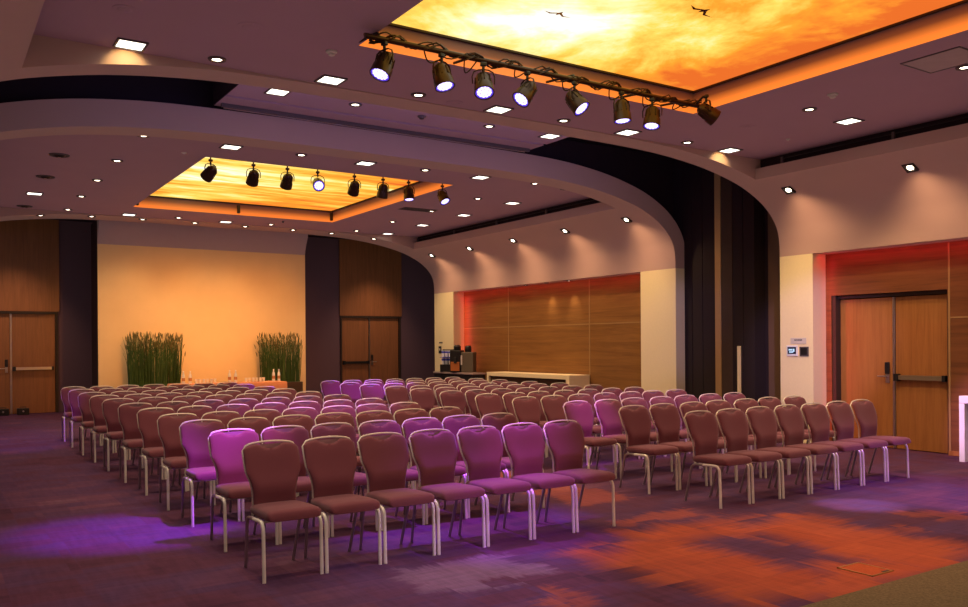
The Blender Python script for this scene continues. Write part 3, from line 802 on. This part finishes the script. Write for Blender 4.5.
RY = [0, 0, 0, .12, .06, .07, .02, -.08, -.06, -.18, -.22]
for r in range(NR):
    for i in range(7):
        x = 2.155+LX[r]+(.467-LX[r]/7)*i; y = 6.02+1.055*r+LY[r]
        j = 0 if r == 0 else 1
        place_chair(x+random.uniform(-.002, .002)*j, y+random.uniform(-.02, .02)*j, random.uniform(-.006, .006), 'burgundy banquet chair, %s in the %s of the left block' % (seatn(i), rown(r, NR)), 'chairs in the left block')
for r in range(NR):
    for i in range(7):
        x = 6.795+.4805*i; y = 6.02+1.0*r+RY[r]
        j = 0 if r == 0 else 1
        place_chair(x+random.uniform(-.002, .002)*j, y+random.uniform(-.02, .02)*j, random.uniform(-.006, .006), 'burgundy banquet chair, %s in the %s of the right block' % (seatn(i), rown(r, NR)), 'chairs in the right block')

# ------------------------------------------------------------------ stage: table, plants, bottles, glasses
TZ = .80
ta = thing('speakers_table', 'long cloth-covered table before the beige stage wall', 'table', (5.82, 19.72, 0))
mb = MB(); rows = []
for z, g in ((TZ-.004, 0), (TZ-.03, .012), (.5, .02), (.02, .035)):
    ring_ = []; hw, hd = 1.28+g, .33+g
    per = [(-hw+2*hw*i/40, -hd) for i in range(40)]+[(hw, -hd+2*hd*i/10) for i in range(10)]+[(hw-2*hw*i/40, hd) for i in range(40)]+[(-hw, hd-2*hd*i/10) for i in range(10)]
    for q, (a, b) in enumerate(per):
        rp = .008*math.sin(q*1.7)*(TZ-z)/TZ; ring_.append((a*(1+rp), b*(1+rp*2), z))
    rows.append(ring_)
V = mb.grid(rows, closed=True); mb.build('table_skirt', M['cloth'], ta, smooth=True)
MB().box(-1.28, 1.28, -.33, .33, TZ-.03, TZ, .006).build('table_top', M['cloth'], ta)
for a in (-1.15, 1.15):
    for b in (-.25, .25): MB().tube([(a, b, 0), (a, b, TZ-.03)], .02).build('leg', M['blackmetal'], ta)
def bottle_proto():
    t_ = thing('water_bottle', '', 'bottle')
    MB().lathe([(.0005, 0), (.034, 0), (.036, .01), (.036, .16), (.03, .195), (.014, .235), (.014, .262)], n=16, cap=False).build('bottle_body', mat('bottle_plastic', (.72, .70, .66), .2), t_, smooth=True)
    MB().lathe([(.016, .258), (.016, .285), (.0005, .286)], n=12, cap=False).build('cap', M['white'], t_, smooth=True)
    MB().lathe([(.0368, .06), (.0368, .13)], n=16, cap=False).build('paper_label', mat('bottle_label', (.45, .2, .08), .7), t_)
    return t_
blab = ['left of the left pair on the stage table', 'right of the left pair on the stage table', 'left of the middle pair on the stage table', 'right of the middle pair on the stage table',
        'left of the right pair before the grass', 'right of the right pair before the grass']
for i, x in enumerate((4.81, 4.96, 5.85, 5.99, 6.90, 7.03)):
    o = place('bt', bottle_proto, (x, 19.72, TZ), 'clear water bottle, '+blab[i], 'water bottles on the stage table')
def glass_proto():
    t_ = tag(MB().lathe([(.0005, .004), (.026, .004), (.034, .10), (.032, .10), (.025, .008), (.0005, .008)], n=14, cap=False).build('drinking_glass', mat('pale_glassware', (.85, .8, .7), .12), None, smooth=True), '', 'glass')
    return t_
for g_, (xa, nm) in enumerate(((5.08, 'left'), (6.22, 'right'))):
    for i in range(6):
        o = place('gl', glass_proto, (xa+.085*i, 19.66+.03*(i % 2), TZ), 'upturned drinking glass, %s in the %s cluster on the stage table' % (nth_left(i, 6), nm), 'glasses on the stage table')
def grass(x0, x1, y, lab, n):
    cx = (x0+x1)/2; t_ = thing('potted_grass', lab, 'plant', (cx, y, 0)); hw = (x1-x0)/2
    MB().box(-hw-.02, hw+.02, -.2, .2, 0, .74, .012).build('planter', M['darkwood'], t_)
    mb = MB(); tips = MB()
    for i in range(n):
        a = random.uniform(-hw+.03, hw-.03); b = random.uniform(-.16, .16); H = random.uniform(.92, 1.27)*(1 if random.random() < .8 else .85)
        lean = (a/hw)*.05+random.uniform(-.05, .05); ly = random.uniform(-.06, .06); w = random.uniform(.006, .012); th = random.uniform(0, PI)
        bend = random.choice((-1, 1))*random.uniform(0, .17)*(1 if random.random() < .5 else .3); c, s_ = math.cos(th)*w, math.sin(th)*w
        prev = None
        for k_ in range(6):
            u = k_/5; px = a+lean*u+bend*max(0, u-.7)/.3*.8; py = b+ly*u; pz = .72+H*u-abs(bend)*max(0, u-.8)*.8; ww = 1-.75*u
            cur = (mb.bm.verts.new((px-c*ww, py-s_*ww, pz)), mb.bm.verts.new((px+c*ww, py+s_*ww, pz)))
            if prev: mb.bm.faces.new((prev[0], prev[1], cur[1], cur[0]))
            prev = cur
        if random.random() < .35: tips.tube([(px, py, pz-.10), (px+bend*.1, py, pz-.03), (px+bend*.3, py, pz+.02)], [.006, .012, .003], 5)
    mb.build('grass_blades', M['grass'], t_); tips.build('seed_heads', M['stem'], t_)
grass(3.80, 4.95, 20.55, 'tall dense green grass clump in planter at left of the stage', 620)
grass(6.86, 7.86, 20.55, 'tall green grass clump in planter at right of the stage', 460)

# ------------------------------------------------------------------ right side recess: counter and coffee station
cn = thing('low_counter', 'cream low counter with dark open front against the far wood wall', 'counter', (11.98, 16.0, 0))
MB().box(-.30, .28, -1.55, 1.72, .86, .955, .006).build('counter_top', M['cream'], cn)
MB().box(-.30, .28, -1.55, -1.42, .0, .86, .006).build('end_panel', M['cream'], cn); MB().box(-.30, .28, 1.64, 1.72, 0, .86, .006).build('end_panel', M['cream'], cn)
for q in range(3): MB().box(-.24, .26, -1.415+q*1.015, -.41+q*1.015, .05, .855, .004).build('cabinet_front', M['darkwood'], cn)
ct = thing('coffee_table', 'dark-skirted table carrying the coffee machine by the far pilaster', 'table', (11.78, 19.15, 0))
MB().box(-.25, .17, -1.0, 1.0, .87, .915, .01).build('table_top', mat('pale_table_top', (.35, .25, .22), .5), ct)
MB().box(-.23, .15, -.98, .98, 0.01, .868, .01).build('table_skirt', M['black'], ct)
cm = thing('coffee_machine', 'black coffee machine with orange panel on the dark-skirted table', 'coffee machine', (11.72, 18.93, .915), math.radians(40))
MB().box(-.16, .16, .0, .30, .0, .58, .02).build('body', M['black'], cm)
MB().box(-.15, .16, -.34, -.01, 0, .53, .02).build('side_cabinet', mat('grey_brown_casing', (.12, .09, .06), .5), cm)
MB().box(-.172, -.158, .03, .27, .04, .28, .004).build('front_panel', M['copper'], cm)
MB().box(-.2, -.155, .1, .18, .24, .40, .01).build('spout', M['blackmetal'], cm)
MB().lathe([(.085, .58), (.095, .60), (.095, .68), (.06, .72), (.001, .725)], (0, .14, 0), 16, cap=False).build('bean_hopper', M['black'], cm, smooth=True)
MB().lathe([(.08, .53), (.09, .55), (.09, .66), (.06, .70), (.001, .705)], (0, -.16, 0), 16, cap=False).build('bean_hopper', M['black'], cm, smooth=True)
MB().box(-.165, -.15, -.045, -.005, .2, .45, .003).build('trim_strip', M['offwhite'], cm)
cs = thing('cup_stand', 'black stand of stacked blue-banded paper cups left of the coffee machine', 'cup stand', (11.69, 19.60, .915), math.radians(40))
MB().box(-.12, .12, -.2, .2, 0, .2, .01).build('base_box', M['black'], cs)
MB().box(.10, .12, -.2, .2, .2, .60, .004).build('back_plate', M['black'], cs)
MB().box(-.12, .12, -.2, .2, .385, .40).build('shelf', M['blue'], cs)
for lv in (.2, .40):
    for q in range(4):
        c = (0, -.147+q*.098, lv)
        k_ = MB().lathe([(.036, 0), (.046, .15), (.046, .17), (.001, .17)], c, 12, cap=False).build('paper_cups', M['cup'], cs, smooth=True)
        MB().lathe([(.0435, .10), (.0468, .15)], c, 12, cap=False).build('blue_band', M['blue'], k_)
sw = thing('wall_switch', 'small dark switch plate on the far cream pilaster', 'switch', (XR-.001, 20.49, 1.51))
MB().box(-.015, 0, -.07, .07, -.11, .09, .004).build('plate', M['black'], sw); MB().box(-.02, -.014, -.03, .03, -.03, .03, .003).build('button', M['offwhite'], sw)
sw2 = thing('wall_notice', 'small dark label plate above the far pilaster switch', 'notice', (XR-.001, 20.45, 1.70))
MB().box(-.008, 0, -.09, .09, -.02, .02, .002).build('plate', M['trimring'], sw2)

# control plates on the near cream pilaster
tp = thing('wall_touch_panel', 'white-framed blue touch screen on the near cream pilaster', 'control panel', (XR-.001, 8.945, 1.51))
MB().box(-.02, 0, -.105, .105, -.09, .085, .006).build('bezel', M['white'], tp)
sc = MB().box(-.024, -.019, -.082, .082, -.055, .06, .002).build('screen', mat('screen_dark', (.02, .025, .06), .25), tp)
mb = MB()
for (a0, a1, b0, b1) in ((-.055, -.02, -.02, .03), (-.01, .06, .0, .028), (-.03, .05, -.035, -.012)): mb.box(-.0255, -.0238, a0, a1, b0, b1)
mb.build('screen_tiles', M['lcd2'], sc)
sp_ = thing('socket_plate', 'square dark wall plate right of the blue touch screen', 'wall plate', (XR-.001, 8.72, 1.5))
MB().box(-.012, 0, -.085, .085, -.085, .075, .004).build('plate', M['trimring'], sp_); MB().box(-.016, -.011, -.06, .06, -.06, .055, .003).build('insert', M['black'], sp_)
ns = thing('room_sign', 'small pale sign plate above the touch screen', 'sign', (XR-.001, 8.83, 1.67))
MB().box(-.008, 0, -.15, .15, -.05, .05, .003).build('plate', M['offwhite'], ns)
mb = MB()
for q in range(7): mb.box(-.0095, -.0075, -.075+q*.022, -.060+q*.022, .003, .025)
mb.build('lettering', M['blackmetal'], ns)

# white frame table at the right edge
wt = thing('white_console_table', 'white slab-sided console table against the wood wall at right edge', 'table', (12.0, 5.4, 0))
MB().box(-.22, .22, -.75, .75, .80, .90, .006).build('table_top', M['white'], wt)
MB().box(-.22, .22, .675, .75, 0, .798, .006).build('side_panel', M['white'], wt); MB().box(-.22, .22, -.75, -.675, 0, .798, .006).build('side_panel', M['white'], wt)
MB().box(.16, .19, -.673, .673, .02, .798).build('back_panel', mat('mauve_lacquer', (.45, .3, .4), .5), wt)
# floor socket box in the carpet
fbx = thing('floor_socket_box', 'brass-edged floor socket lid set in the orange carpet', 'floor box', (5.66, 3.63, .001))
mb = MB(); a, b = .13, .14
mb.box(-a, a, b-.012, b, 0, .006).box(-a, a, -b, -b+.012, 0, .006).box(-a, -a+.012, -b, b, 0, .006).box(a-.012, a, -b, b, 0, .006)
mb.build('brass_edge', mat('brass', (.55, .36, .14), .35, .8), fbx)
MB().box(-a+.012, a-.012, -b+.012, b-.012, 0, .004).build('lid', mat('orange_carpet_lid', (.42, .075, .02), .95, vary=.4, scale=80), fbx)
MB().box(.03, .10, -.125, -.105, .003, .0065).build('cable_flap', M['black'], fbx)

# ------------------------------------------------------------------ lights
def spot(loc, tgt, energy, color, size=60, blend=.6, radius=.05):
    l = bpy.data.lights.new('spot_beam', 'SPOT'); l.energy = energy; l.color = color; l.spot_size = math.radians(size); l.spot_blend = blend; l.shadow_soft_size = radius
    o = bpy.data.objects.new('spot_beam', l); COL.objects.link(o); o.location = loc
    o.rotation_euler = (Vector(tgt)-Vector(loc)).to_track_quat('-Z', 'Y').to_euler(); return o
def strip(loc, d, along, energy, color, sx, sy):
    l = bpy.data.lights.new('strip_glow', 'AREA'); l.shape = 'RECTANGLE'; l.size = sx; l.size_y = sy; l.energy = energy; l.color = color
    o = bpy.data.objects.new('strip_glow', l); COL.objects.link(o)
    z = -Vector(d).normalized(); y = Vector(along).normalized(); x = y.cross(z).normalized()
    o.matrix_world = Matrix.Translation(loc) @ Matrix((x, y, z)).transposed().to_4x4(); return o
WARM = (1, .72, .42); WHITE = (1, .85, .66)
for x, y, k_ in DLIGHTS:
    z = 4.48 if k_ != 'g' else 4.86
    spot((x, y, z), (x, y, 0), {'s': 80, 'r': 105, 'g': 60}[k_], WARM, 95 if k_ != 's' else 120, .9, .08)
# rows of the near bay that lie above and behind the viewer
for y in (6.62, 4.7, 2.78):
    for x in (1.63, 2.44, 9.13, 10.05): spot((x, y, 4.48), (x, y, 0), 55, (1, .80, .58), 115, .9, .08)
for x in (3.67, 5.87, 8.0): spot((x, 1.2, 4.48), (x, 2.2, 0), 70, (1, .80, .58), 120, .9, .08)
# wall lights grazing the curved wall
for y in (8.5, 6.53, 4.6, 12.19, 14.08, 15.99, 17.87, 19.76):
    spot((11.17, y, 3.95), (11.98, y-.08, 2.7), 42, (1, .64, .34), 125, 1, .05)
for y in (15.0, 15.83): spot((12.12, y, 3.03), (12.29, y, 1.9), 22, (1, .72, .42), 55, .8, .03)
# stage wall wash
for x in xs[1:-1]: spot((x, 20.2, 4.44), (x, 21.1, .6), 26, (1, .56, .20), 58, 1, .08)
for x, tx in ((4.33, 4.2), (4.89, 5.2), (6.07, 6.3), (6.61, 7.4)):
    spot((x, 13.3, 4.2), (tx, 21, 1.9), 1150, (1, .38, .06), 36, 1, .1)
# red glow inside the tops and ends of the wood recesses
RED = (1, .03, .03)
strip((12.10, 3.8, 3.065), (.45, 0, -.9), (0, 1, 0), 14, (1, .015, .03), .03, 9.4)
strip((12.10, 16.2, 3.065), (.45, 0, -.9), (0, 1, 0), 6, (1, .015, .03), .03, 7.0)
strip((12.16, 8.53, 1.55), (.55, -.8, 0), (0, 0, 1), 2.8, (1, .02, .05), .03, 2.9)
strip((12.16, 19.745, 1.95), (.55, -.8, 0), (0, 0, 1), 4, (1, .05, .06), .03, 2.0)
# violet and magenta stage beams
VIO = (.34, .03, 1.0); MAG = (.75, .14, 1.0); LAV = (.62, .45, 1.0)
e_k = 3.2
for (src, tgt, e, c, sz) in (
    ((3.4, 6.62, 3.9), (1.5, 8.05, 0), 700, VIO, 25),
    ((1.2, 8.0, 4.0), (1.3, 17.0, 0), 700, VIO, 14),
    ((4.2, 2.2, 4.3), (4.15, 5.75, 0), 210, VIO, 20),
    ((4.5, 2.2, 4.3), (4.5, 6.2, .85), 150, MAG, 13),
    ((4.3, 6.72, 3.9), (4.1, 6.55, 0), 330, VIO, 42),
    ((3.0, 7.4, 3.9), (2.5, 7.5, 0), 60, VIO, 30),
    ((3.0, 2.2, 4.3), (2.3, 7.3, .7), 400, MAG, 9),
    ((5.2, 6.62, 3.9), (7.0, 8.2, .75), 300, (.6, .07, 1), 12),
    ((5.9, 7.3, 3.9), (7.3, 15.6, .7), 1500, VIO, 12),
    ((5.5, 7.3, 3.9), (5.4, 15.9, .7), 1500, VIO, 8),
    ((4.7, 7.3, 3.9), (4.0, 10.4, .6), 190, (.48, .07, 1), 34),
    ((9.6, 2.2, 4.3), (9.3, 4.9, 0), 300, VIO, 34),
    ((6.4, 6.5, 3.9), (7.85, 5.1, 0), 420, LAV, 12),
    ((7.6, 6.6, 3.9), (12.0, 6.0, .6), 420, (.95, .45, 1), 16),
    ((5.0, 2.2, 4.3), (3.3, 5.1, 0), 160, LAV, 22),
    ((6.9, 6.6, 3.9), (9.0, 9.0, .4), 110, (.5, .06, 1), 40)):
    spot(src, tgt, e*e_k, c, sz, .85, .06)
# extra spots added to brighten the pilasters, the wood walls and the doors
YEL = (1, .70, .30)
for src, tg, e in (((10.05, 8.3, 4.4), (11.96, 8.9, 1.7), 130), ((10.0, 12.25, 4.45), (11.96, 12.25, 1.7), 130), ((10.0, 19.6, 4.45), (11.96, 20.25, 1.7), 110),
                   ((10.05, 6.6, 4.45), (12.3, 7.5, 1.3), 130), ((10, 14.2, 4.45), (12.3, 14.2, 1.3), 90), ((10, 16.05, 4.45), (12.3, 16.05, 1.3), 90), ((10, 17.9, 4.45), (12.3, 17.9, 1.3), 90)):
    spot(src, tg, e, YEL, 52, 1, .08)
# spots added to brighten the back doors and imitate spill on the arch
for x in (1.7, 11.4): spot((x, 22.3, 4.8), (x, 23.6, 0), 260, (1, .62, .36), 75, 1, .1)
for x in (1.63, 10.05): spot((x, 8.58, 4.47), (x, 8.85, 4.33), 5, (1, .72, .25), 100, .5, .02)
strip((5.8, 9.3, 4.35), (0, 1, .04), (1, 0, 0), 20, (.42, .36, 1.0), .1, 8.0)  # added unseen strip light, tints the far arch face lavender
spot((5.0, 2.2, 4.3), (12.15, 8.57, 1.6), 2000, (.6, .45, 1.0), 15, .7, .1)  # added spot, tints the near recess reveal lavender
spot((8.6, 6.6, 3.9), (12.1, 11.6, 1.9), 260, (.5, .4, 1.0), 20, .8, .1)  # added spot, tints the front of the far bay's pilaster lavender
# warm orange wash on the front of the carpet
spot((6.5, 2.2, 4.3), (5.8, 4.3, 0), 200, (1, .42, .2), 40, .9, .1)

# ------------------------------------------------------------------ world, camera, colour
w = bpy.data.worlds.new('hall_ambient'); scn.world = w; w.use_nodes = True
bg = w.node_tree.nodes['Background']; bg.inputs[0].default_value = (.62, .40, .44, 1); bg.inputs[1].default_value = .04
w.light_settings.distance = 3.0; w.light_settings.ao_factor = .115
scn.cycles.use_fast_gi = True; scn.cycles.fast_gi_method = 'ADD'
scn.cycles.max_bounces = 6; scn.cycles.diffuse_bounces = 4; scn.cycles.glossy_bounces = 3; scn.cycles.transmission_bounces = 4
scn.cycles.sample_clamp_indirect = 3.0; scn.cycles.use_denoising = True
scn.cycles.caustics_reflective = False; scn.cycles.caustics_refractive = False
scn.view_settings.view_transform = 'Standard'; scn.view_settings.look = 'None'; scn.view_settings.exposure = .13; scn.view_settings.gamma = 1

cam = bpy.data.cameras.new('hall_camera'); co = bpy.data.objects.new('hall_camera', cam); COL.objects.link(co)
cam.sensor_width = 36; cam.sensor_fit = 'HORIZONTAL'; cam.lens = 848.57/968*36; cam.shift_y = 40.66/968; cam.clip_end = 100; cam.clip_start = .05
co.matrix_world = Matrix.Translation((0, 0, 1.65)) @ Matrix.Rotation(math.radians(-33.224), 4, 'Z') @ Matrix.Rotation(PI/2, 4, 'X') @ Matrix.Rotation(math.radians(-.38), 4, 'Z')
scn.camera = co
